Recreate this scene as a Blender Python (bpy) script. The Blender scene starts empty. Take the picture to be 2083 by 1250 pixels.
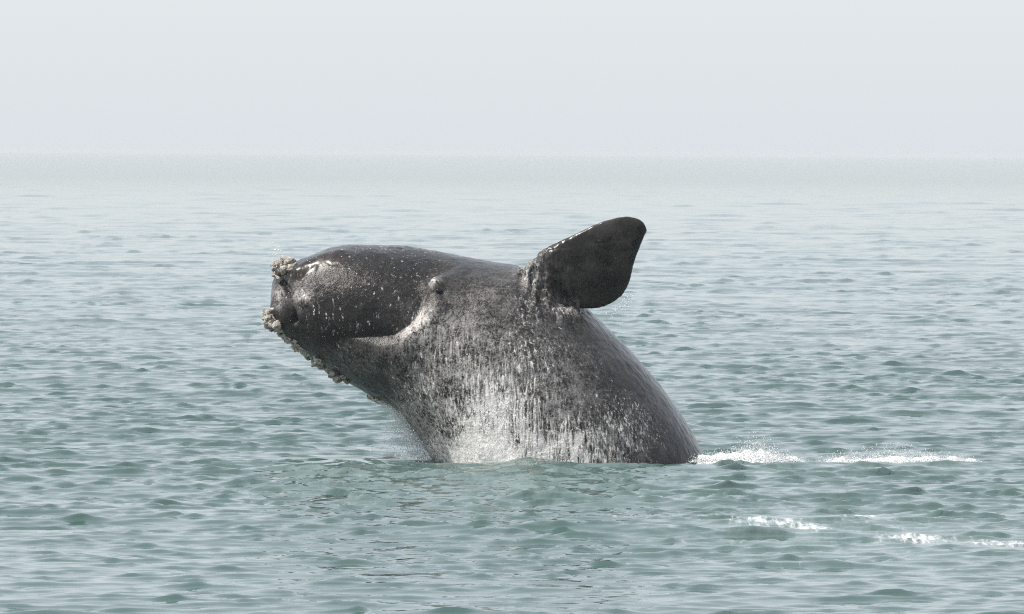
import bpy, math, random
import numpy as np
from mathutils import Vector, Matrix

SC = bpy.context.scene
COL = SC.collection
RNG = np.random.default_rng(11)

# ------------------------------------------------------------------ camera
CAM_H = 4.16                     # boat deck eye height above the sea
WY = 100.0                       # distance of the whale
FPX = 15000.0                    # focal length in pixels of the 2083 px photograph
HORIZON = 310.0
cam_d = bpy.data.cameras.new('camera')
cam = bpy.data.objects.new('camera', cam_d)
COL.objects.link(cam)
SC.camera = cam
cam_d.sensor_width = 36.0
cam_d.lens = 36.0 * FPX / 2083.0
TILT = math.atan((625.0 - HORIZON) / FPX)
cam.location = (0, 0, CAM_H)
ROLL = math.radians(0.30)              # the boat leans a touch: the sea line drops to the right
cam.rotation_euler = (math.pi / 2 - TILT, 0, 0)
cam.rotation_euler = (cam.rotation_euler.to_matrix() @ Matrix.Rotation(ROLL, 3, 'Z')).to_euler()
cam_d.clip_start = 0.1
cam_d.clip_end = 30000

# ------------------------------------------------------------------ world + sun
SUN_ELEV = math.radians(56)
SUN_AZ = math.radians(-103)       # measured from +Y (away from the camera), negative = left
world = bpy.data.worlds.new('World')
SC.world = world
world.use_nodes = True
wn, wl = world.node_tree.nodes, world.node_tree.links
wn.clear()
w_out = wn.new('ShaderNodeOutputWorld')
w_bg = wn.new('ShaderNodeBackground')
w_sky = wn.new('ShaderNodeTexSky')
w_sky.sky_type = 'NISHITA'
w_sky.sun_disc = False
w_sky.sun_elevation = SUN_ELEV
w_sky.sun_rotation = SUN_AZ
w_sky.air_density = 1.0
w_sky.dust_density = 2.0
w_sky.ozone_density = 1.0
w_mix = wn.new('ShaderNodeMix')
w_mix.data_type = 'RGBA'
w_mix.blend_type = 'ADD'
w_mix.inputs[0].default_value = 1.0       # thin even veil of high haze over the blue sky
w_mix.inputs[7].default_value = (4.78, 5.16, 5.52, 1)
w_dim = wn.new('ShaderNodeMix')
w_dim.data_type = 'RGBA'
w_dim.blend_type = 'MULTIPLY'
w_dim.inputs[0].default_value = 1.0
w_dim.inputs[7].default_value = (0.36, 0.33, 0.30, 1)
wl.new(w_sky.outputs[0], w_dim.inputs[6])
wl.new(w_dim.outputs[2], w_mix.inputs[6])
wl.new(w_mix.outputs[2], w_bg.inputs[0])
w_bg.inputs[1].default_value = 0.1
wl.new(w_bg.outputs[0], w_out.inputs[0])

sun_d = bpy.data.lights.new('sun', 'SUN')
sun_d.energy = 4.2
sun_d.angle = math.radians(0.6)
sun_d.color = (1.0, 0.94, 0.86)
sun = bpy.data.objects.new('sun', sun_d)
COL.objects.link(sun)
SDIR = Vector((math.sin(SUN_AZ) * math.cos(SUN_ELEV), math.cos(SUN_AZ) * math.cos(SUN_ELEV), math.sin(SUN_ELEV)))
sun.rotation_euler = (-SDIR).to_track_quat('-Z', 'Y').to_euler()

SC.view_settings.view_transform = 'Standard'
SC.view_settings.look = 'None'
SC.view_settings.gamma = 1.0
SC.view_settings.exposure = 0.45
SC.view_settings.use_curve_mapping = False
SC.render.engine = 'CYCLES'
cy = SC.cycles
cy.use_denoising = False
cy.max_bounces = 6
cy.pixel_filter_type = 'BLACKMAN_HARRIS'
cy.filter_width = 1.15
cy.volume_bounces = 1
cy.sample_clamp_indirect = 6.0

# ------------------------------------------------------------------ helpers
def unroll(px, py, s=-1):
    c, q = math.cos(ROLL), s * math.sin(ROLL)
    dx, dy = px - 1041.5, py - 625.0
    return 1041.5 + c * dx - q * dy, 625.0 + q * dx + c * dy

def P(px, py, Y=WY):
    """point of the photograph -> place at distance Y"""
    px, py = unroll(px, py)
    return np.array([(px - 1041.5) / FPX * Y, Y, CAM_H - (py - HORIZON) / FPX * Y])

def sea_at(px, py):
    px, py = unroll(px, py)
    d = CAM_H * FPX / (py - HORIZON)
    return (px - 1041.5) / FPX * d, d

def _hash(ix, iy, iz, seed):
    h = (ix.astype(np.uint32) * np.uint32(374761393) + iy.astype(np.uint32) * np.uint32(668265263)
         + iz.astype(np.uint32) * np.uint32(2147483647) + np.uint32(seed * 974634777 & 0xffffffff))
    h = (h ^ (h >> np.uint32(13))) * np.uint32(1274126177)
    h = h ^ (h >> np.uint32(16))
    return (h & np.uint32(0xffffff)).astype(np.float64) / float(0xffffff)

def vnoise(p, seed=0):
    """smooth value noise, -1..1"""
    i = np.floor(p).astype(np.int64)
    f = p - i
    f = f * f * f * (f * (f * 6 - 15) + 10)
    r = 0
    for dx in (0, 1):
        for dy in (0, 1):
            for dz in (0, 1):
                w = (f[:, 0] if dx else 1 - f[:, 0]) * (f[:, 1] if dy else 1 - f[:, 1]) * (f[:, 2] if dz else 1 - f[:, 2])
                r = r + w * _hash(i[:, 0] + dx, i[:, 1] + dy, i[:, 2] + dz, seed)
    return r * 2 - 1

def fbm(p, octaves=4, seed=0):
    a, s, r = 1.0, 0.0, 0
    for o in range(octaves):
        r = r + a * vnoise(p * 2 ** o + 17.3 * o, seed + o)
        s += a
        a *= 0.5
    return r / s

def smooth(a, b, x):
    t = np.clip((x - a) / (b - a), 0, 1)
    return t * t * (3 - 2 * t)

def mesh_from(name, v, faces, mat=None, parent=None, smooth_shade=True):
    me = bpy.data.meshes.new(name)
    v = np.asarray(v, dtype=np.float32)
    f = np.asarray(faces, dtype=np.int32)
    n = f.shape[1]
    me.vertices.add(len(v))
    me.vertices.foreach_set('co', v.ravel())
    me.loops.add(f.size)
    me.loops.foreach_set('vertex_index', f.ravel())
    me.polygons.add(len(f))
    me.polygons.foreach_set('loop_start', np.arange(0, f.size, n, dtype=np.int32))
    me.update(calc_edges=True)
    me.validate()
    me.polygons.foreach_set('use_smooth', np.full(len(me.polygons), smooth_shade, dtype=bool))
    if mat:
        me.materials.append(mat)
    o = bpy.data.objects.new(name, me)
    COL.objects.link(o)
    if parent:
        o.parent = parent
    return o

def fattr(me, name, vals):
    a = me.attributes.new(name, 'FLOAT', 'POINT')
    a.data.foreach_set('value', np.asarray(vals, dtype=np.float32))

class NT:
    """tiny node-tree helper"""
    def __init__(self, name):
        self.m = bpy.data.materials.new(name)
        self.m.use_nodes = True
        self.t = self.m.node_tree
        self.t.nodes.clear()
        self.out = self.t.nodes.new('ShaderNodeOutputMaterial')
    def n(self, typ, **kw):
        nd = self.t.nodes.new(typ)
        for k, v in kw.items():
            setattr(nd, k, v)
        return nd
    def set(self, sock, v):
        if isinstance(v, bpy.types.NodeSocket):
            self.t.links.new(v, sock)
        elif v is not None:
            sock.default_value = v
    def math(self, op, a, b=None, c=None):
        nd = self.n('ShaderNodeMath', operation=op)
        for s, v in zip(nd.inputs, (a, b, c)):
            self.set(s, v)
        return nd.outputs[0]
    def mix(self, f, a, b):
        nd = self.n('ShaderNodeMix', data_type='RGBA')
        self.set(nd.inputs[0], f)
        self.set(nd.inputs[6], a if isinstance(a, bpy.types.NodeSocket) else (*a, 1))
        self.set(nd.inputs[7], b if isinstance(b, bpy.types.NodeSocket) else (*b, 1))
        return nd.outputs[2]
    def ramp(self, x, lo, hi):
        nd = self.n('ShaderNodeMapRange', interpolation_type='SMOOTHSTEP')
        self.set(nd.inputs[0], x)
        self.set(nd.inputs[1], lo)
        self.set(nd.inputs[2], hi)
        return nd.outputs[0]
    def attr(self, name):
        return self.n('ShaderNodeAttribute', attribute_name=name).outputs['Fac']
    def coords(self, scale=(1, 1, 1), rot=(0, 0, 0)):
        c = self.n('ShaderNodeTexCoord')
        m = self.n('ShaderNodeMapping')
        self.t.links.new(c.outputs['Object'], m.inputs[0])
        m.inputs['Scale'].default_value = scale
        m.inputs['Rotation'].default_value = rot
        return m.outputs[0]
    def noise(self, vec, scale, detail=3, rough=0.5, dist=0.0):
        nd = self.n('ShaderNodeTexNoise')
        self.set(nd.inputs['Vector'], vec)
        nd.inputs['Scale'].default_value = scale
        nd.inputs['Detail'].default_value = detail
        nd.inputs['Roughness'].default_value = rough
        nd.inputs['Distortion'].default_value = dist
        return nd.outputs[0]
    def bump(self, h, dist, strength=1.0, normal=None):
        nd = self.n('ShaderNodeBump')
        self.set(nd.inputs['Height'], h)
        nd.inputs['Distance'].default_value = dist
        self.set(nd.inputs['Strength'], strength)
        if normal:
            self.set(nd.inputs['Normal'], normal)
        return nd.outputs[0]
    def principled(self, **kw):
        b = self.n('ShaderNodeBsdfPrincipled')
        for k, v in kw.items():
            k = k.replace('_', ' ')
            s = b.inputs[k]
            if isinstance(v, tuple) and len(v) == 3 and s.type == 'RGBA':
                v = (*v, 1)
            self.set(s, v)
        self.t.links.new(b.outputs[0], self.out.inputs[0])
        return b

# ------------------------------------------------------------------ sea
WATER = NT('sea_water')
foam_a = WATER.attr('foam')
wc = WATER.coords()
wcs = WATER.coords(scale=(1.0, 0.16, 1.0))
fn1 = WATER.noise(wcs, 2.6, 6, 0.68, 0.8)
fn2 = WATER.noise(wcs, 15.0, 4, 0.65, 0.5)
fsum = WATER.math('ADD', WATER.math('MULTIPLY', fn1, 0.55), WATER.math('MULTIPLY', fn2, 0.45))
fthr = WATER.math('SUBTRACT', 0.76, WATER.math('MULTIPLY', foam_a, 0.29))
foam = WATER.ramp(WATER.math('SUBTRACT', fsum, fthr), -0.02, 0.17)
foam = WATER.math('MULTIPLY', foam, WATER.ramp(foam_a, 0.02, 0.2))
big = WATER.noise(wc, 0.35, 2)
fill_a = WATER.attr('refl_fill')
body = WATER.mix(big, (0.026, 0.064, 0.057), (0.033, 0.076, 0.065))
r1 = WATER.noise(WATER.coords(scale=(0.5, 1.0, 1.0)), 11.0, 4, 0.6)
nb = WATER.bump(r1, 0.002, 1.0)
fill = WATER.math('MULTIPLY', fill_a, WATER.ramp(WATER.math('ADD', WATER.math('MULTIPLY', fn1, 0.75), WATER.math('MULTIPLY', fn2, 0.25)), 0.30, 0.62))
body = WATER.mix(fill, body, (0.20, 0.26, 0.255))     # pale bubbly tone, painted in to offset the dark whale reflection
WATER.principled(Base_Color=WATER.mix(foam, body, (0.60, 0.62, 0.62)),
                 Roughness=WATER.math('ADD', WATER.attr('ripple'), WATER.math('MULTIPLY', foam, 0.55)),
                 IOR=1.9, Normal=nb)

def ocean_tile(N, L, lam_min, lam_max, wind, spread, seed, slope_rms, peak=1.0):
    rng = np.random.default_rng(seed)
    k1 = np.fft.fftfreq(N, d=L / N) * 2 * np.pi
    KX, KY = np.meshgrid(k1, k1, indexing='ij')
    K = np.hypot(KX, KY)
    K[0, 0] = 1
    th = np.arctan2(KY, KX) - wind
    # long-crested trains crossing at small angles
    D = sum(w * np.abs(np.cos(th - a)) ** spread for a, w in ((0.0, 1.0), (0.34, 0.7), (-0.42, 0.6))) + 0.015
    lam = 2 * np.pi / K
    S = K ** -4.0 * D * np.exp(-(lam / lam_max) ** 2) * (1 - np.exp(-(lam / lam_min) ** 4))
    S[0, 0] = 0
    A = np.sqrt(S) * (rng.normal(size=K.shape) + 1j * rng.normal(size=K.shape))
    sx = np.fft.ifft2(1j * KX * A).real
    sy = np.fft.ifft2(1j * KY * A).real
    g = slope_rms / math.sqrt(sx.var() + sy.var())
    h = np.fft.ifft2(A).real * g
    sig = h.std()
    dx = np.fft.ifft2(-1j * KX / K * A).real * g
    dy = np.fft.ifft2(-1j * KY / K * A).real * g
    # real chop: sharp separate crests over flat troughs
    e = np.exp(np.clip(peak * h / sig, -9, 3.3 * peak) - 0.5 * peak * peak)
    g2 = 1.0 / peak
    h = (e - 1) * sig * g2
    return L, np.stack([h, -dx, -dy], -1)

def sample_tile(tile, x, y, rot):
    L, T = tile
    N = T.shape[0]
    c, s = math.cos(rot), math.sin(rot)
    u = (x * c + y * s) / L * N
    v = (-x * s + y * c) / L * N
    i, j = np.floor(u).astype(np.int64), np.floor(v).astype(np.int64)
    fu, fv = (u - i)[..., None], (v - j)[..., None]
    i0, j0, i1, j1 = i % N, j % N, (i + 1) % N, (j + 1) % N
    r = (T[i0, j0] * (1 - fu) * (1 - fv) + T[i1, j0] * fu * (1 - fv) + T[i0, j1] * (1 - fu) * fv + T[i1, j1] * fu * fv)
    h, a, b = r[..., 0], r[..., 1], r[..., 2]
    return h, a * c - b * s, a * s + b * c

SEA_R = 9000.0
def sea_rows():
    y = [-SEA_R, -3000, -900, -250, -60, -10, 20, 40, 50, 54]
    d = 56.0
    while d < SEA_R:
        y.append(d)
        if d < 64:
            d += 0.12
        elif d < 115:
            d += 0.074
        else:
            d += 0.074 * (d / 115.0) ** 2.0
    y.append(SEA_R)
    return np.array(y)

FOAM_SPOTS = [  # px, py, half width px, half height px, strength
    (1000, 941, 140, 5, 0.85), (1435, 938, 50, 6, 1.30), (1540, 936, 85, 7, 1.40), (1640, 944, 70, 5, 1.10), (1800, 941, 140, 9, 1.30), (1930, 942, 80, 5, 1.10),
    (1290, 1050, 121.5, 16, 1.00), (1420, 1054, 108, 14.4, 0.89), (1560, 1070, 148.5, 20.8, 1.16), (1640, 1078, 121.5, 16, 1.10), (1740, 1062, 108, 19.2, 1.00),
    (1880, 1098, 148.5, 12.8, 1.21), (2030, 1107, 162, 12.8, 1.21), (1800, 1065, 270, 38.4, 0.65), (1480, 1100, 256.5, 32, 0.65),
    (1700, 1150, 378, 44.8, 0.53), (900, 936, 60, 5, 0.90), (820, 925, 70, 8, 0.70), (1280, 1075, 189, 22.4, 0.58),
]
REFL_FILL = [(1000, 980, 420, 60, 0.5), (720, 965, 200, 30, 0.6), (1650, 1070, 330, 60, 0.5), (1600, 950, 350, 20, 0.6)]  # pale patches painted on the water against the whale's dark reflection
def build_sea():
    ys = sea_rows()
    NC = 450
    t = np.linspace(-1, 1, NC)
    half = 0.0775 * np.clip(ys, 54, None) + 2.2
    outer = np.concatenate([1 + 1.1 * (np.arange(1, 51) / 50.0) ** 1.3, [2.6, 5.0, 20.0, 90.0]])   # coarser waves go on to both sides
    X = half[:, None] * t[None, :]
    left, right = [], []
    for q in outer:
        right.append(np.minimum(half * q, SEA_R * (1 - 0.5 / (q + 4))))
    right.append(np.full_like(half, SEA_R))
    right = np.maximum.accumulate(np.stack(right, 1), axis=1)
    X = np.concatenate([-right[:, ::-1], X, right], 1)
    Y = np.repeat(ys[:, None], X.shape[1], 1)
    A = ocean_tile(1024, 53.0, 0.28, 1.5, math.radians(88), 26, 5, 0.064, 0.40)
    B = ocean_tile(1024, 29.0, 0.16, 0.60, math.radians(68), 20, 9, 0.125, 0.40)
    E = ocean_tile(1024, 17.0, 0.10, 0.24, math.radians(96), 10, 21, 0.050, 0.20)
    D = ocean_tile(512, 173.0, 1.6, 7.0, math.radians(80), 8, 13, 0.032, 0.2)
    H, DX, DY = np.zeros_like(X), np.zeros_like(X), np.zeros_like(X)
    inb = 1 - smooth(1.9, 2.1, np.abs(X) / half[:, None])
    far = Y > 54.5
    sp = np.gradient(ys)[:, None] * np.ones_like(X)
    zero = np.zeros(X.size)
    gust = fbm(np.stack([X.ravel() * 0.12, Y.ravel() * 0.06, zero], -1), 3, 77).reshape(X.shape) * 2.2
    pack_a = fbm(np.stack([X.ravel() * 0.45, Y.ravel() * 0.40, zero], -1), 2, 78).reshape(X.shape) * 2.6
    pack_b = fbm(np.stack([X.ravel() * 1.3, Y.ravel() * 1.0, zero], -1), 2, 79).reshape(X.shape) * 2.6
    # packets of steep wavelets between smoother stretches
    mod_a = np.minimum(np.exp(0.22 * gust + 0.20 * pack_a), 1.6)
    mod_b = np.minimum(np.exp(0.25 * gust + 0.25 * pack_b), 1.6)
    churn = 1 + 0.5 * np.exp(-((X - 0.3) / 4.5) ** 2 - ((Y - 89.0) / 9.0) ** 2) + 0.35 * np.exp(-((X - 4.5) / 2.5) ** 2 - ((Y - 94.0) / 6.0) ** 2)
    grow = 1 + np.clip((Y - 115) / 260.0, 0, 1.0)
    mod_a, mod_b = mod_a * churn ** 0.5 * grow, mod_b * churn * grow ** 0.5
    for tile, rot, lam, mod in ((A, 0.0, 1.2, mod_a), (B, 0.45, 0.40, mod_b), (E, -0.3, 0.16, mod_b), (D, 0.2, 4.0, 1.0 + np.clip((Y - 200) / 400.0, 0, 2.0))):
        h, dx, dy = sample_tile(tile, X + 0.13 * Y * (rot > 0), Y, rot)
        w = np.exp(-(sp / (lam * 1.6)) ** 2) * inb * far * mod
        H += h * w
        DX += dx * w * 0.9
        DY += dy * w * 1.0
    swell = 0.03 * np.sin(2 * np.pi * (Y * 0.97 + X * 0.25) / 13.0 + 0.6) * inb * far * np.exp(-(sp / 4) ** 2)
    DY = DY - 0.9 * H                       # crests lean towards the boat
    H += swell
    # the bow of water pushed up in front of the whale
    crest_y = WY - 2.65 + 0.05 * np.sin(X * 1.3) + 0.02 * (X - 0.2) ** 2
    span = smooth(-3.6, -2.2, X) * (1 - smooth(2.0, 2.9, X))
    calm = np.exp(-((Y - crest_y) / 0.9) ** 2) * span
    H = H * (1 - 0.3 * calm) + (0.045 + 0.035 * np.sin(2.3 * X + 0.8) + 0.02 * np.sin(5.1 * X)) * span * np.exp(-np.where(Y > crest_y, ((Y - crest_y) / 0.35) ** 2, ((Y - crest_y) / 2.4) ** 2))
    span2 = smooth(2.4, 3.2, X) * (1 - smooth(5.6, 6.8, X))
    H += 0.03 * span2 * np.exp(-((Y - WY + 1.6 - 0.2 * np.sin(X * 2)) / 0.5) ** 2)
    foam = np.zeros_like(X)
    for px, py, hw, hh, s in FOAM_SPOTS:
        fx, fy = sea_at(px, py)
        ex = hw / FPX * fy
        ey = hh / FPX * fy * fy / CAM_H
        foam = np.maximum(foam, s * np.exp(-((X - fx) / ex) ** 2 - ((Y - fy) / ey) ** 2))
    V = np.stack([X + DX, Y + DY, H], -1).reshape(-1, 3)
    nr, nc = X.shape
    idx = np.arange(nr * nc).reshape(nr, nc)
    F = np.stack([idx[:-1, :-1], idx[:-1, 1:], idx[1:, 1:], idx[1:, :-1]], -1).reshape(-1, 4)
    o = mesh_from('sea', V, F, WATER.m)
    fattr(o.data, 'foam', foam.ravel())
    fattr(o.data, 'ripple', (0.025 + 0.08 * smooth(200, 1500, Y)).ravel())     # wavelets finer than the mesh
    fill = np.zeros_like(X)
    for px, py, hw, hh, s in REFL_FILL:
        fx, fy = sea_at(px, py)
        fill = np.maximum(fill, s * np.exp(-((X - fx) / (hw / FPX * fy)) ** 2 - ((Y - fy) / (hh / FPX * fy * fy / CAM_H)) ** 2))
    fattr(o.data, 'refl_fill', fill.ravel())
    o['kind'] = 'structure'
    o['label'] = 'choppy pale green sea with small dark ripples reaching the hazy horizon'
    return o
build_sea()

# ------------------------------------------------------------------ haze
HZ = NT('sea_haze')
pv = HZ.n('ShaderNodeVolumePrincipled')
pv.inputs['Color'].default_value = (0.75, 0.755, 0.79, 1)
pv.inputs['Density'].default_value = 0.00013
pv.inputs['Anisotropy'].default_value = 0.0
HZ.t.links.new(pv.outputs[0], HZ.out.inputs['Volume'])
b = SEA_R + 60
z0, z1 = -4.2, 4.75
hv = [(x, y, z) for z in (z0, z1) for y in (-b, b) for x in (-b, b)]
hf = [(0, 2, 3, 1), (4, 5, 7, 6), (0, 1, 5, 4), (1, 3, 7, 5), (3, 2, 6, 7), (2, 0, 4, 6)]
hz = mesh_from('haze', hv, hf, HZ.m, smooth_shade=False)
hz['kind'] = 'stuff'
hz['label'] = 'pale sea haze fading the far water into the sky'

# ------------------------------------------------------------------ whale materials
def skin_material():
    M = NT('wet_whale_skin')
    wet, lip, calm, film_lit = M.attr('wash'), M.attr('lip'), M.attr('smooth_skin'), M.attr('film_lit')
    one_calm = M.math('SUBTRACT', 1.0, calm)
    c0 = M.coords()
    mott = M.noise(c0, 2.6, 5, 0.65)
    base = M.mix(M.ramp(mott, 0.3, 0.72), (0.007, 0.0065, 0.0072), (0.021, 0.0185, 0.0182))
    base = M.mix(M.math('MULTIPLY', calm, 0.75), base, M.mix(M.ramp(mott, 0.38, 0.66), (0.014, 0.0122, 0.0115), (0.052, 0.0445, 0.040)))
    # grey scuffs, in clumps
    scuff = M.noise(c0, 17.0, 5, 0.72)
    clump = M.ramp(M.noise(c0, 4.5, 3, 0.6), 0.42, 0.66)
    sc = M.math('MULTIPLY', M.ramp(scuff, 0.535, 0.63), M.math('MULTIPLY', clump, M.math('ADD', 0.12, M.math('MULTIPLY', film_lit, 0.5))))
    base = M.mix(sc, base, (0.20, 0.183, 0.177))
    # running strands falling down the flank, a few leaning with the body
    cs = M.coords(scale=(1, 1, 0.085), rot=(0, math.radians(-4), 0))
    strand = M.noise(cs, 40.0, 6, 0.70, 0.3)
    cs2 = M.coords(scale=(1, 1, 0.14), rot=(0, math.radians(-24), 0))
    strand2 = M.noise(cs2, 21.0, 4, 0.62, 0.5)
    cd = M.coords(scale=(1, 1, 0.20), rot=(0, math.radians(52), 0))
    strand_d = M.noise(cd, 25.0, 3, 0.6, 0.2)
    speck = M.noise(c0, 34.0, 3, 0.66)
    # draining white water, with the sunlit and skylit skin painted paler too
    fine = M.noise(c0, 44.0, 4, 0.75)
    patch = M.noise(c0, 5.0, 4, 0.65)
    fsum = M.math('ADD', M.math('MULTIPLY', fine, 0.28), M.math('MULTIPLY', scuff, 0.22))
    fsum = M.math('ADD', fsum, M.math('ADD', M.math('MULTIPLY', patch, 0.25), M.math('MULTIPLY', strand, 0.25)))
    fl = M.math('MULTIPLY', film_lit, M.ramp(fsum, 0.435, 0.57))
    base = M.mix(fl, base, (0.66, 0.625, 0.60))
    wv = M.math('ADD', wet, M.math('MULTIPLY', M.math('SUBTRACT', patch, 0.5), 0.7))
    wv = M.math('MULTIPLY', wv, M.ramp(wet, 0.02, 0.25))
    s1 = M.ramp(M.math('SUBTRACT', strand, M.math('SUBTRACT', 0.70, M.math('MULTIPLY', wv, 0.30))), -0.02, 0.18)
    s1 = M.math('MULTIPLY', s1, M.math('ADD', 0.55, M.math('MULTIPLY', M.ramp(fine, 0.38, 0.58), 0.45)))
    s1b = M.math('MULTIPLY', M.ramp(M.math('SUBTRACT', strand2, M.math('SUBTRACT', 0.70, M.math('MULTIPLY', wv, 0.20))), 0.0, 0.08), 0.8)
    s1 = M.math('MAXIMUM', s1, M.math('MULTIPLY', s1b, one_calm))
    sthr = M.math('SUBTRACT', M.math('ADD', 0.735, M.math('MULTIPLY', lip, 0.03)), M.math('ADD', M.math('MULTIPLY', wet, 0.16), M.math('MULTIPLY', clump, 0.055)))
    s2 = M.ramp(M.math('SUBTRACT', speck, sthr), 0.0, 0.06)  # white specks and dashes: drops and scars, with sun glints painted in
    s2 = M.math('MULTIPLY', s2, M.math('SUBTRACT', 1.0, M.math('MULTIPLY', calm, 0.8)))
    s3 = M.math('MULTIPLY', lip, M.ramp(strand_d, 0.60, 0.67))
    s3 = M.math('MULTIPLY', s3, M.ramp(speck, 0.46, 0.60))
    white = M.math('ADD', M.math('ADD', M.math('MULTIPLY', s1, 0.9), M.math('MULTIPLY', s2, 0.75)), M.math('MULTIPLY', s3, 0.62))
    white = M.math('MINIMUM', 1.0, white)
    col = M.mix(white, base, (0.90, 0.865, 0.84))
    h = M.math('ADD', M.math('MULTIPLY', scuff, 1.0), M.math('MULTIPLY', white, 0.45))
    nb = M.bump(h, 0.022, M.math('SUBTRACT', 1.0, M.math('MULTIPLY', calm, 0.9)))
    nb2 = M.bump(M.math('ADD', M.math('MULTIPLY', scuff, 0.8), M.math('MULTIPLY', fine, 0.25)), 0.014, M.math('SUBTRACT', 1.0, M.math('MULTIPLY', calm, 0.9)))
    rough = M.math('ADD', 0.40, M.math('MULTIPLY', white, 0.2))
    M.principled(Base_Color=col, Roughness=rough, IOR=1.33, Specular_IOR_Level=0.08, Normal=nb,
                 Coat_Weight=M.math('SUBTRACT', 0.8, M.math('MULTIPLY', white, 0.7)), Coat_IOR=1.33, Coat_Roughness=0.22, Coat_Normal=nb2)
    return M.m
SKIN = skin_material()

def callosity_material():
    M = NT('crusty_callosity')
    c = M.coords()
    n1 = M.noise(c, 16.0, 5, 0.7)
    n2 = M.noise(c, 60.0, 3, 0.6)
    col = M.mix(M.ramp(n1, 0.35, 0.62), (0.17, 0.152, 0.132), (0.62, 0.585, 0.52))
    col = M.mix(M.math('MULTIPLY', M.ramp(n2, 0.55, 0.7), 0.6), col, (0.58, 0.55, 0.50))
    nb = M.bump(M.math('ADD', n1, M.math('MULTIPLY', n2, 0.4)), 0.05, 1.0)
    M.principled(Base_Color=col, Roughness=0.7, Normal=nb)
    return M.m
CALLO = callosity_material()

# ------------------------------------------------------------------ whale body
RINGS = [  # lower edge px, upper edge px, half depth (m)
    ((556, 612), (556, 606), 0.03),
    ((549, 628), (553, 590), 0.20),
    ((553, 655), (560, 562), 0.38),
    ((572, 682), (588, 538), 0.58),
    ((604, 707), (630, 521), 0.78),
    ((645, 737), (682, 503), 0.98),
    ((692, 768), (750, 498), 1.13),
    ((740, 797), (830, 503), 1.25),
    ((775, 818), (910, 516), 1.36),
    ((805, 840), (990, 531), 1.46),
    ((823, 862), (1068, 545), 1.56),
    ((843, 884), (1140, 583), 1.64),
    ((862, 908), (1213, 645), 1.70),
    ((880, 935), (1289, 721), 1.75),
    ((898, 965), (1358, 805), 1.78),
    ((916, 1004), (1411, 886), 1.80),
    ((938, 1056), (1447, 956), 1.80),
    ((965, 1130), (1495, 1050), 1.76),
    ((1000, 1210), (1540, 1140), 1.70),
    ((1040, 1290), (1585, 1220), 1.60),
]
def catmull(pts, n):
    pts = np.asarray(pts, float)
    m = len(pts)
    out = []
    for s in np.linspace(0, m - 1, n):
        i = min(int(s), m - 2)
        t = s - i
        p0, p1, p2, p3 = pts[max(i - 1, 0)], pts[i], pts[i + 1], pts[min(i + 2, m - 1)]
        out.append(0.5 * (2 * p1 + (p2 - p0) * t + (2 * p0 - 5 * p1 + 4 * p2 - p3) * t * t + (3 * p1 - p0 - 3 * p2 + p3) * t ** 3))
    return np.array(out)

def loft(rings_co, close_a=True, close_b=True):
    nr, nc = rings_co.shape[:2]
    V = rings_co.reshape(-1, 3)
    idx = np.arange(nr * nc).reshape(nr, nc)
    nxt = np.roll(idx, -1, 1)
    F = np.stack([idx[:-1], nxt[:-1], nxt[1:], idx[1:]], -1).reshape(-1, 4).tolist()
    V = V.tolist()
    for on, ring, flip in ((close_a, idx[0], True), (close_b, idx[-1], False)):
        if on:
            c = len(V)
            V.append(np.mean(rings_co[0 if flip else -1], 0).tolist())
            for a in range(nc):
                b_ = (a + 1) % nc
                F.append([c, ring[b_], ring[a]] if flip else [c, ring[a], ring[b_]])
    return V, F

def body_geo():
    raw = []
    for lo, up, dep in RINGS:
        raw.append([*P(*lo)[[0, 2]], *P(*up)[[0, 2]], dep])
    R = catmull(raw, 150)
    nphi = 128
    ph = np.linspace(0, 2 * np.pi, nphi, endpoint=False)
    c, s = np.cos(ph), np.sin(ph)
    e = 2 / 2.15
    c = np.sign(c) * np.abs(c) ** e
    s = np.sign(s) * np.abs(s) ** e
    co = np.zeros((len(R), nphi, 3))
    mid = (R[:, 0:2] + R[:, 2:4]) / 2
    hv_ = (R[:, 2:4] - R[:, 0:2]) / 2
    co[:, :, 0] = mid[:, 0:1] + hv_[:, 0:1] * c
    co[:, :, 2] = mid[:, 1:2] + hv_[:, 1:2] * c
    co[:, :, 1] = WY - np.maximum(R[:, 4:5], 0.01) * s
    return loft(co)

def flipper_geo():
    lead = [(1010, 590), (1050, 548), (1088, 521), (1106, 507), (1150, 485), (1200, 461), (1240, 446), (1268, 440), (1292, 442), (1308, 451), (1315, 463)]
    trail = [(1060, 690), (1110, 660), (1150, 632), (1178, 628), (1205, 628), (1232, 624), (1256, 611), (1277, 585), (1289, 542), (1303, 502), (1317, 470)]
    thick = [0.34, 0.31, 0.26, 0.22, 0.18, 0.15, 0.125, 0.10, 0.08, 0.06, 0.035]
    yc = [0.45, 0.55, 0.62, 0.66, 0.68, 0.69, 0.69, 0.68, 0.67, 0.66, 0.65]
    raw = []
    for l, t, th, y in zip(lead, trail, thick, yc):
        Y = WY - y
        raw.append([*P(*l, Y)[[0, 2]], *P(*t, Y)[[0, 2]], th, y])
    R = catmull(raw, 70)
    nphi = 96
    ph = np.linspace(0, 2 * np.pi, nphi, endpoint=False)
    co = np.zeros((len(R), nphi, 3))
    u = (1 - np.cos(ph)) / 2            # 0 leading .. 1 trailing
    prof = np.sign(np.sin(ph)) * (1.6 * np.sqrt(np.clip(u, 0, 1)) * (1 - u) ** 0.8 * 0.95 + 0.10 * np.sin(np.pi * u) ** 0.5)
    for i, r in enumerate(R):
        co[i, :, 0] = r[0] + (r[2] - r[0]) * u
        co[i, :, 2] = r[1] + (r[3] - r[1]) * u
        co[i, :, 1] = WY - r[5] - prof * r[4] * 0.95 + 0.10 * (u - 0.3)
    return loft(co)

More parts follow.
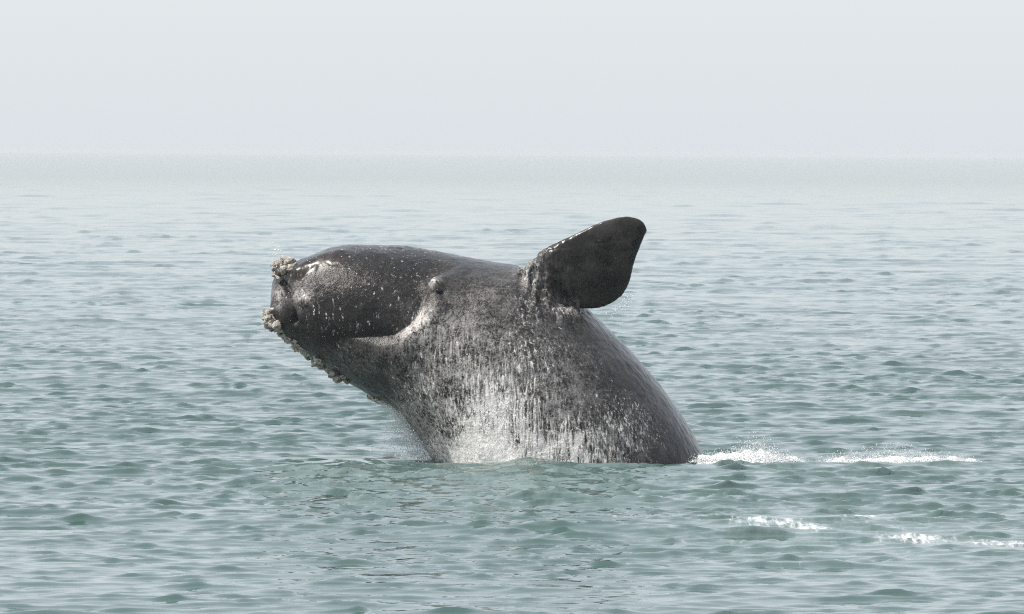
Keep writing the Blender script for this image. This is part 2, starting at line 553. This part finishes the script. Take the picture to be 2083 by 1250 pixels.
def poly_dist(u, v, poly):
    """distance to an open polyline and the side (sign of the cross product at the nearest piece)"""
    best = np.full(u.shape, 1e9)
    sgn = np.zeros(u.shape)
    par = np.zeros(u.shape)
    for k, ((x0, y0), (x1, y1)) in enumerate(zip(poly[:-1], poly[1:])):
        dx, dy = x1 - x0, y1 - y0
        t = np.clip(((u - x0) * dx + (v - y0) * dy) / (dx * dx + dy * dy), 0, 1)
        d = np.hypot(u - x0 - t * dx, v - y0 - t * dy)
        m = d < best
        best = np.where(m, d, best)
        sgn = np.where(m, np.sign(dx * (v - y0) - dy * (u - x0)), sgn)
        par = np.where(m, k + t, par)
    return best, sgn, par

def laplacian(co, edges, it, w=0.5):
    n = len(co)
    deg = np.bincount(edges.ravel(), minlength=n)[:, None]
    for _ in range(it):
        acc = np.zeros_like(co)
        for k in range(3):
            acc[:, k] = np.bincount(edges[:, 0], weights=co[edges[:, 1], k], minlength=n) + np.bincount(edges[:, 1], weights=co[edges[:, 0], k], minlength=n)
        co = co + (acc / np.maximum(deg, 1) - co) * (w[:, None] if isinstance(w, np.ndarray) else w)
    return co

def build_whale():
    v1, f1 = body_geo()
    v2, f2 = flipper_geo()
    me = bpy.data.meshes.new('raw_whale')
    off = len(v1)
    me.from_pydata(v1 + v2, [], f1 + [[i + off for i in f] for f in f2])
    me.update()
    tmp = bpy.data.objects.new('raw_whale', me)
    COL.objects.link(tmp)
    md = tmp.modifiers.new('remesh', 'REMESH')
    md.mode = 'VOXEL'
    md.voxel_size = 0.0145
    dg = bpy.context.evaluated_depsgraph_get()
    ev = tmp.evaluated_get(dg)
    me2 = bpy.data.meshes.new_from_object(ev, depsgraph=dg)
    me2.name = 'whale'
    bpy.data.objects.remove(tmp)
    bpy.data.meshes.remove(me)
    n = len(me2.vertices)
    co = np.empty(n * 3, np.float32)
    me2.vertices.foreach_get('co', co)
    co = co.reshape(-1, 3).astype(float)
    ed = np.empty(len(me2.edges) * 2, np.int32)
    me2.edges.foreach_get('vertices', ed)
    ed = ed.reshape(-1, 2)
    def px(co):
        d = WY - np.abs(co[:, 1] - WY)
        return unroll(1041.5 + co[:, 0] / d * FPX, HORIZON + (CAM_H - co[:, 2]) / d * FPX, 1)
    # soften the joint of flipper and body
    u, v = px(co)
    joint = np.exp(-((u - 1110) / 55) ** 2 - ((v - 585) / 60) ** 2) * 0.6
    co = laplacian(co, ed, 6, 0.5)
    co = laplacian(co, ed, 45, joint)
    def put():
        me2.vertices.foreach_set('co', co.astype(np.float32).ravel())
        me2.update()
        nn = np.empty(n * 3, np.float32)
        me2.vertices.foreach_get('normal', nn)
        return nn.reshape(-1, 3).astype(float)
    nor = put()
    u, v = px(co)
    # --- the lip: a sunken dark panel bounded by the mouth line
    line = [(598, 648), (612, 668), (640, 684), (700, 690), (760, 690), (795, 685), (828, 660), (848, 634), (857, 606), (862, 585), (874, 562), (895, 547), (930, 536), (975, 530)]
    d, sg, par = poly_dist(u, v, line)
    d = d / 150.0
    inside = sg < 0                         # upper left side
    flank = np.clip(np.abs(nor[:, 1]) * 1.6, 0, 1)
    flip_m = smooth(1085, 1130, u) * (1 - smooth(600, 640, v + (u - 1150) * 0.2))
    along = smooth(640, 830, u) * (1 - 0.8 * smooth(875, 960, u))
    rec = np.where(inside, np.exp(-(d / 0.85) ** 1.2) * 0.17, 0) * along
    step = 1 - smooth(-0.012, 0.045, np.where(inside, -d, d))
    rec = np.where(inside, 0.17 * along * np.exp(-(d / 0.75)) , 0.17 * along * np.exp(-(d / 0.085) ** 1.2))
    rim = np.where(inside, 0, np.exp(-((d - 0.16) / 0.26) ** 2) * 0.04 * along)
    disp = (-rec + rim) * flank
    # brow bulge beside the corner of the mouth
    disp += 0.10 * np.exp(-((u - 880) / 19) ** 2 - ((v - 574) / 19) ** 2) * flank
    disp -= 0.035 * np.exp(-((u - 897) / 12) ** 2 - ((v - 596) / 9) ** 2) * flank
    # mouth slit at the snout
    slit = [(574, 574), (582, 588), (590, 612), (596, 638), (600, 655)]
    ds, ss, ps = poly_dist(u, v, slit)
    disp -= 0.10 * np.exp(-(ds / 5.0) ** 2)
    disp += 0.06 * np.exp(-((u - 617) / 16) ** 2 - ((v - 612) / 12) ** 2) * flank
    sh_d, _, _ = poly_dist(u, v, [(606, 552), (630, 535), (660, 521), (695, 512)])
    disp += 0.07 * np.exp(-(sh_d / 11) ** 2) * flank
    crum = np.exp(-((u - 1105) / 48) ** 2 - ((v - 578) / 62) ** 2) + 0.8 * np.exp(-((u - 1150) / 40) ** 2 - ((v - 625) / 34) ** 2)
    disp += 0.04 * np.clip(crum, 0, 1) * (1 - np.abs(fbm((co + 0.12 * co[:, [2, 0, 0]]) * np.array([11.0, 5.0, 3.2]), 4, 61)) * 3.2)
    lid_d, _, _ = poly_dist(u, v, [(866, 583), (872, 566), (888, 555), (905, 556)])
    disp -= 0.03 * np.exp(-(lid_d / 3.5) ** 2) * flank
    # folds at the flipper root
    for k, (fx, fy, fl, fw, an) in enumerate([(1062, 555, 34, 7, 8), (1085, 560, 42, 6, 5), (1104, 575, 45, 7, 0), (1128, 590, 36, 7, -12), (1150, 612, 30, 8, -30)]):
        ca, sa = math.cos(math.radians(an)), math.sin(math.radians(an))
        a = (u - fx) * ca + (v - fy) * sa
        b_ = -(u - fx) * sa + (v - fy) * ca
        disp -= 0.055 * np.exp(-(a / fw) ** 2 - (b_ / fl) ** 2)
    # shallow lumps everywhere, finer on the head
    disp += 0.022 * fbm(co * 2.1, 4, 3) * (1 - 0.5 * flip_m)
    disp += 0.006 * fbm(co * np.array([14, 14, 7.0]), 3, 8)
    co = co + nor * disp[:, None]
    co = laplacian(co, ed, 1, 0.3)
    nor = put()
    u, v = px(co)
    # --- masks for the skin
    lipm = np.where(inside, 1, 0) * smooth(0.0, 0.05, d) * (1 - smooth(860, 960, u)) * (u < 960) * (v < 692)
    wob = fbm(co * 1.3, 3, 21) * 30
    G = lambda x, y, rx, ry: np.exp(-((u - x + wob * 0.6) / rx) ** 2 - ((v - y + wob * 0.4) / ry) ** 2)
    wash = np.maximum.reduce([1.9 * G(990, 945, 85, 85), 1.0 * G(1000, 860, 130, 140), 0.9 * G(1130, 930, 170, 110), 0.9 * G(900, 920, 70, 55), 0.55 * G(850, 800, 90, 90),
                              0.6 * G(866, 655, 45, 40), 0.5 * G(920, 720, 100, 80), 0.55 * G(1060, 740, 110, 110), 0.45 * G(1080, 640, 60, 70),
                              0.9 * G(1142, 612, 24, 34), 0.65 * G(1085, 560, 30, 50), 0.5 * G(615, 604, 24, 26), 0.55 * G(1260, 870, 110, 100),
                              0.35 * G(1220, 720, 50, 90), 0.35 * G(720, 740, 80, 40), 0.4 * G(830, 840, 60, 50)])
    film_lit = np.maximum.reduce([0.72 * G(950, 780, 130, 130), 1.25 * G(985, 900, 130, 100), 0.7 * G(880, 850, 80, 80), 0.8 * G(566, 606, 12, 20), 0.2 * G(1000, 610, 90, 60), 0.7 * G(1140, 612, 28, 38), 0.5 * G(1085, 555, 34, 45), 0.25 * G(1240, 890, 90, 80), 1.15 * G(840, 655, 50, 40), 0.6 * G(885, 690, 90, 60),
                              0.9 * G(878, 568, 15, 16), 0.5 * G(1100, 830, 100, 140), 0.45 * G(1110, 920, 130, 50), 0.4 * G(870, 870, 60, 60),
                              0.5 * G(612, 605, 22, 22), 0.2 * G(730, 740, 70, 30)])  # lit cheek, brow, snout and flank painted pale along with draining water
    film_lit = np.where(inside & (u > 640) & (u < 900), film_lit * 0.1, film_lit)
    edge_d, es, ep = poly_dist(u, v, [(1190, 625), (1250, 685), (1300, 733), (1350, 795), (1388, 850), (1415, 893), (1445, 950), (1495, 1050)])
    calm = np.maximum(np.exp(-(edge_d / 38) ** 2) * (u > 1180), flip_m * 0.9)
    topd, ts, tp = poly_dist(u, v, [(640, 515), (690, 501), (750, 497), (830, 502), (910, 515), (990, 529), (1040, 531)])
    calm = np.maximum(calm, np.exp(-(topd / 13) ** 2))
    sh2, _, _ = poly_dist(u, v, [(606, 560), (630, 543), (660, 529), (700, 520)])
    calm = np.maximum(calm, np.exp(-(sh2 / 17) ** 2))
    wash = wash * (1 - calm)
    fattr(me2, 'wash', np.clip(wash * 1.25, 0, 1.7))
    fattr(me2, 'lip', lipm)
    fattr(me2, 'film_lit', np.clip(film_lit * (1 - calm), 0, 1))
    fattr(me2, 'smooth_skin', np.clip(calm, 0, 1))
    me2.polygons.foreach_set('use_smooth', np.ones(len(me2.polygons), dtype=bool))
    me2.materials.clear()
    me2.materials.append(SKIN)
    o = bpy.data.objects.new('whale', me2)
    COL.objects.link(o)
    o['label'] = 'dark wet whale breaching out of the sea on its side with one flipper raised'
    o['category'] = 'whale'
    return o, co, nor
WHALE, WCO, WNOR = build_whale()

# crusty callosities, each a lumpy patch of its own
import bmesh
_bm = bmesh.new()
bmesh.ops.create_icosphere(_bm, subdivisions=3, radius=1.0)
CRUST_V = np.array([v.co[:] for v in _bm.verts])
CRUST_F = np.array([[v.index for v in f.verts] for f in _bm.faces])
_bm.free()
DROP_V = np.array([(1, 0, 0), (-1, 0, 0), (0, 1, 0), (0, -1, 0), (0, 0, 1), (0, 0, -1)], float)
DROP_F = np.array([(0, 2, 4), (2, 1, 4), (1, 3, 4), (3, 0, 4), (2, 0, 5), (1, 2, 5), (3, 1, 5), (0, 3, 5)])

def callosity(line, width, lump, y_off, n, seed, label=None):
    """a crust of many small lumps along a line of photograph pixels; width and lump size in pixels"""
    rng = np.random.default_rng(seed)
    L = catmull(np.array(line, float), 60)
    vs, fs = [], []
    for k in range(n):
        q = L[rng.integers(0, 60)]
        rr = lump * rng.uniform(0.3, 0.9) * (1.0 if k % 3 else 1.35)
        dy = rng.normal(0, 0.10)
        Y = WY - y_off - dy
        c = P(q[0] + rng.normal(0, width * 0.5), q[1] + rng.normal(0, width * 0.5), Y)
        rad = rr / FPX * Y
        n1 = fbm(CRUST_V * 1.7 + rng.uniform(-50, 50, 3), 3, seed + k)
        n2 = fbm(CRUST_V * 5.5 + rng.uniform(-50, 50, 3), 2, seed + k + 300)
        p = CRUST_V * (1 + 0.6 * n1 + 0.35 * n2)[:, None] * rad * np.array([rng.uniform(0.8, 1.3), 1.1, rng.uniform(0.7, 1.15)])
        vs.append(p + c)
        fs.append(CRUST_F + k * len(CRUST_V))
    o = mesh_from('callosity', np.concatenate(vs), np.concatenate(fs), CALLO, WHALE)
    if label:
        o['label'] = label
    return o
callosity([(572, 542), (570, 554), (578, 560), (586, 543), (597, 542), (592, 556)], 13, 9.5, 0.14, 150, 1, 'large pale knobbly callosity on the tip of the upper snout')
callosity([(556, 642), (558, 652), (564, 664), (572, 650)], 14, 10, 0.12, 130, 2, 'pale crusty callosity on the lower snout tip')
callosity([(572, 664), (583, 676), (595, 688), (610, 699), (627, 712), (646, 729), (672, 750), (700, 769)], 11, 7.5, 0.17, 290, 3, 'long ragged callosity strip along the lower jaw edge')
callosity([(754, 801), (764, 809), (770, 813)], 5, 7.5, 0.12, 34, 5, 'small crusty callosity spot far back on the throat edge')

def eye():
    d_ = WY - np.abs(WCO[:, 1] - WY)
    u_, v_ = unroll(1041.5 + WCO[:, 0] / d_ * FPX, HORIZON + (CAM_H - WCO[:, 2]) / d_ * FPX, 1)
    k = np.where(WNOR[:, 1] < 0)[0]
    m = k[np.argmin((u_[k] - 893) ** 2 + (v_[k] - 592) ** 2)]
    M = NT('dark_eye')
    M.principled(Base_Color=(0.008, 0.007, 0.006), Roughness=0.08, IOR=1.38)
    V = CRUST_V * np.array([0.050, 0.03, 0.036]) + WCO[m] + WNOR[m] * 0.004
    o = mesh_from('eye', V, CRUST_F, M.m, WHALE)
    o['label'] = 'small dark glossy eye under the pale brow bulge'
eye()

# ------------------------------------------------------------------ whitewater
FOAM = NT('white_foam')
fc = FOAM.coords()
fnn = FOAM.noise(fc, 22.0, 4, 0.6)
FOAM.principled(Base_Color=FOAM.mix(fnn, (0.60, 0.62, 0.64), (0.82, 0.82, 0.82)), Roughness=0.5, Normal=FOAM.bump(fnn, 0.03, 1.0))
DROP = NT('spray_drops')
DROP.principled(Base_Color=(0.85, 0.87, 0.88), Roughness=0.25, IOR=1.33)

def drops(pos, rad):
    n = len(pos)
    k = len(DROP_V)
    V = (DROP_V[None] * rad[:, None, None] + pos[:, None, :]).reshape(-1, 3)
    F = (DROP_F[None] + (np.arange(n) * k)[:, None, None]).reshape(-1, 3)
    return V, F

def splash(name, label, ridge, n, rmin, rmax):
    """ridge: px, py of the foot, height px, spread px; a low mound of churned foam with flying drops"""
    ridge = np.array(ridge, float)
    R = catmull(ridge, 60)
    Y = WY - 0.75
    vs, nx, ny = [], 120, 16
    Rr = catmull(ridge, nx)
    Vx = np.zeros((nx, ny, 3))
    for i in range(nx):
        foot = P(Rr[i, 0], Rr[i, 1], Y)
        hgt = max(Rr[i, 2], 1) / FPX * Y
        for j in range(ny):
            a = j / (ny - 1) * math.pi
            Vx[i, j] = (foot[0], Y - math.cos(a) * (0.20 + hgt * 0.9) + 0.1, foot[2] - 0.10 + (hgt * 0.55 + 0.10) * math.sin(a))
    nz = fbm(Vx.reshape(-1, 3) * np.array([5, 7, 7]), 4, 31).reshape(nx, ny)
    prof = np.sin(np.linspace(0, math.pi, ny))[None, :]
    Vx[:, :, 2] += 0.13 * nz * prof
    Vx[:, :, 1] += 0.10 * nz
    idx = np.arange(nx * ny).reshape(nx, ny)
    F = np.stack([idx[:-1, :-1], idx[1:, :-1], idx[1:, 1:], idx[:-1, 1:]], -1).reshape(-1, 4)
    F = np.concatenate([F[:, [0, 1, 2]], F[:, [0, 2, 3]]])
    # flying drops
    t = RNG.random(n)
    s = t * (len(R) - 1)
    i = s.astype(int).clip(0, len(R) - 2)
    r = R[i] + (R[i + 1] - R[i]) * (s - i)[:, None]
    up = RNG.exponential(0.5, n).clip(0, 2.4)
    qx, qy = unroll(r[:, 0] + RNG.normal(0, 6, n), r[:, 1] - r[:, 2] * up * 0.9)
    pos = np.stack([(qx - 1041.5) / FPX * Y, Y + RNG.normal(0, 0.22, n), CAM_H - (qy - HORIZON) / FPX * Y], -1)
    rad = rmin + (rmax - rmin) * RNG.random(n) ** 3
    dv, df = drops(pos, rad)
    V = np.concatenate([Vx.reshape(-1, 3), dv])
    F = np.concatenate([F, df + nx * ny])
    o = mesh_from(name, V, F, FOAM.m)
    o['kind'] = 'stuff'
    o['label'] = label
    o['category'] = 'splash'
    return o
splash('splash', 'white splash curling up right behind the whale back at the waterline',
       [(1402, 940, 6), (1440, 938, 9), (1490, 935, 14), (1520, 934, 24), (1550, 935, 25), (1580, 937, 15), (1615, 940, 8), (1635, 944, 4)], 11000, 0.0015, 0.010)
splash('splash', 'long low strip of white foam and drops on the right, farther from the whale',
       [(1660, 946, 4), (1700, 943, 10), (1750, 942, 14), (1810, 941, 18), (1860, 940, 15), (1910, 940, 10), (1950, 941, 7), (1985, 943, 4)], 13000, 0.0015, 0.009)

def spray():
    n = 15000
    # fine mist thrown off the throat, thickest where the skin meets the sea
    t = RNG.random(n) ** 0.7
    edge = np.array([(770, 818), (806, 838), (826, 858), (844, 882), (860, 906), (880, 945)], float)
    E = catmull(edge, 100)
    i = (t * 99).astype(int)
    e = E[i]
    away = RNG.exponential(1.0, n) * (4 + 34 * t ** 2)
    px_ = e[:, 0] - away + 1
    py_ = e[:, 1] + away * 0.25 * RNG.random(n) - RNG.random(n) * 6
    Y = WY - 0.05 + RNG.normal(0, 0.30, n)
    px_, py_ = unroll(px_, py_)
    pos = np.stack([(px_ - 1041.5) / FPX * Y, Y, CAM_H - (py_ - HORIZON) / FPX * Y], -1)
    rad = 0.0022 + 0.0055 * RNG.random(n) ** 4
    V, F = drops(pos, rad)
    o = mesh_from('spray', V, F, DROP.m)
    o['kind'] = 'stuff'
    o['label'] = 'fine white spray falling off the whale throat on the left'
    o['category'] = 'spray'
    # drops flung off the flipper and the snout
    k = 260
    a = RNG.random(k)
    px_ = np.concatenate([1235 + 50 * a + RNG.normal(0, 5, k), 565 + RNG.normal(0, 9, 70)])
    py_ = np.concatenate([636 - 42 * a ** 1.3 + RNG.exponential(7, k), 512 + RNG.normal(0, 12, 70)])
    Y = WY - 0.65 + RNG.normal(0, 0.12, k + 70)
    px_, py_ = unroll(px_, py_)
    pos = np.stack([(px_ - 1041.5) / FPX * Y, Y, CAM_H - (py_ - HORIZON) / FPX * Y], -1)
    rad = 0.003 + 0.008 * RNG.random(k + 70) ** 3
    V, F = drops(pos, rad)
    o = mesh_from('flung_drops', V, F, DROP.m)
    o['kind'] = 'stuff'
    o['label'] = 'scattered water drops flying off the raised flipper and the snout'
    o['category'] = 'spray'
spray()
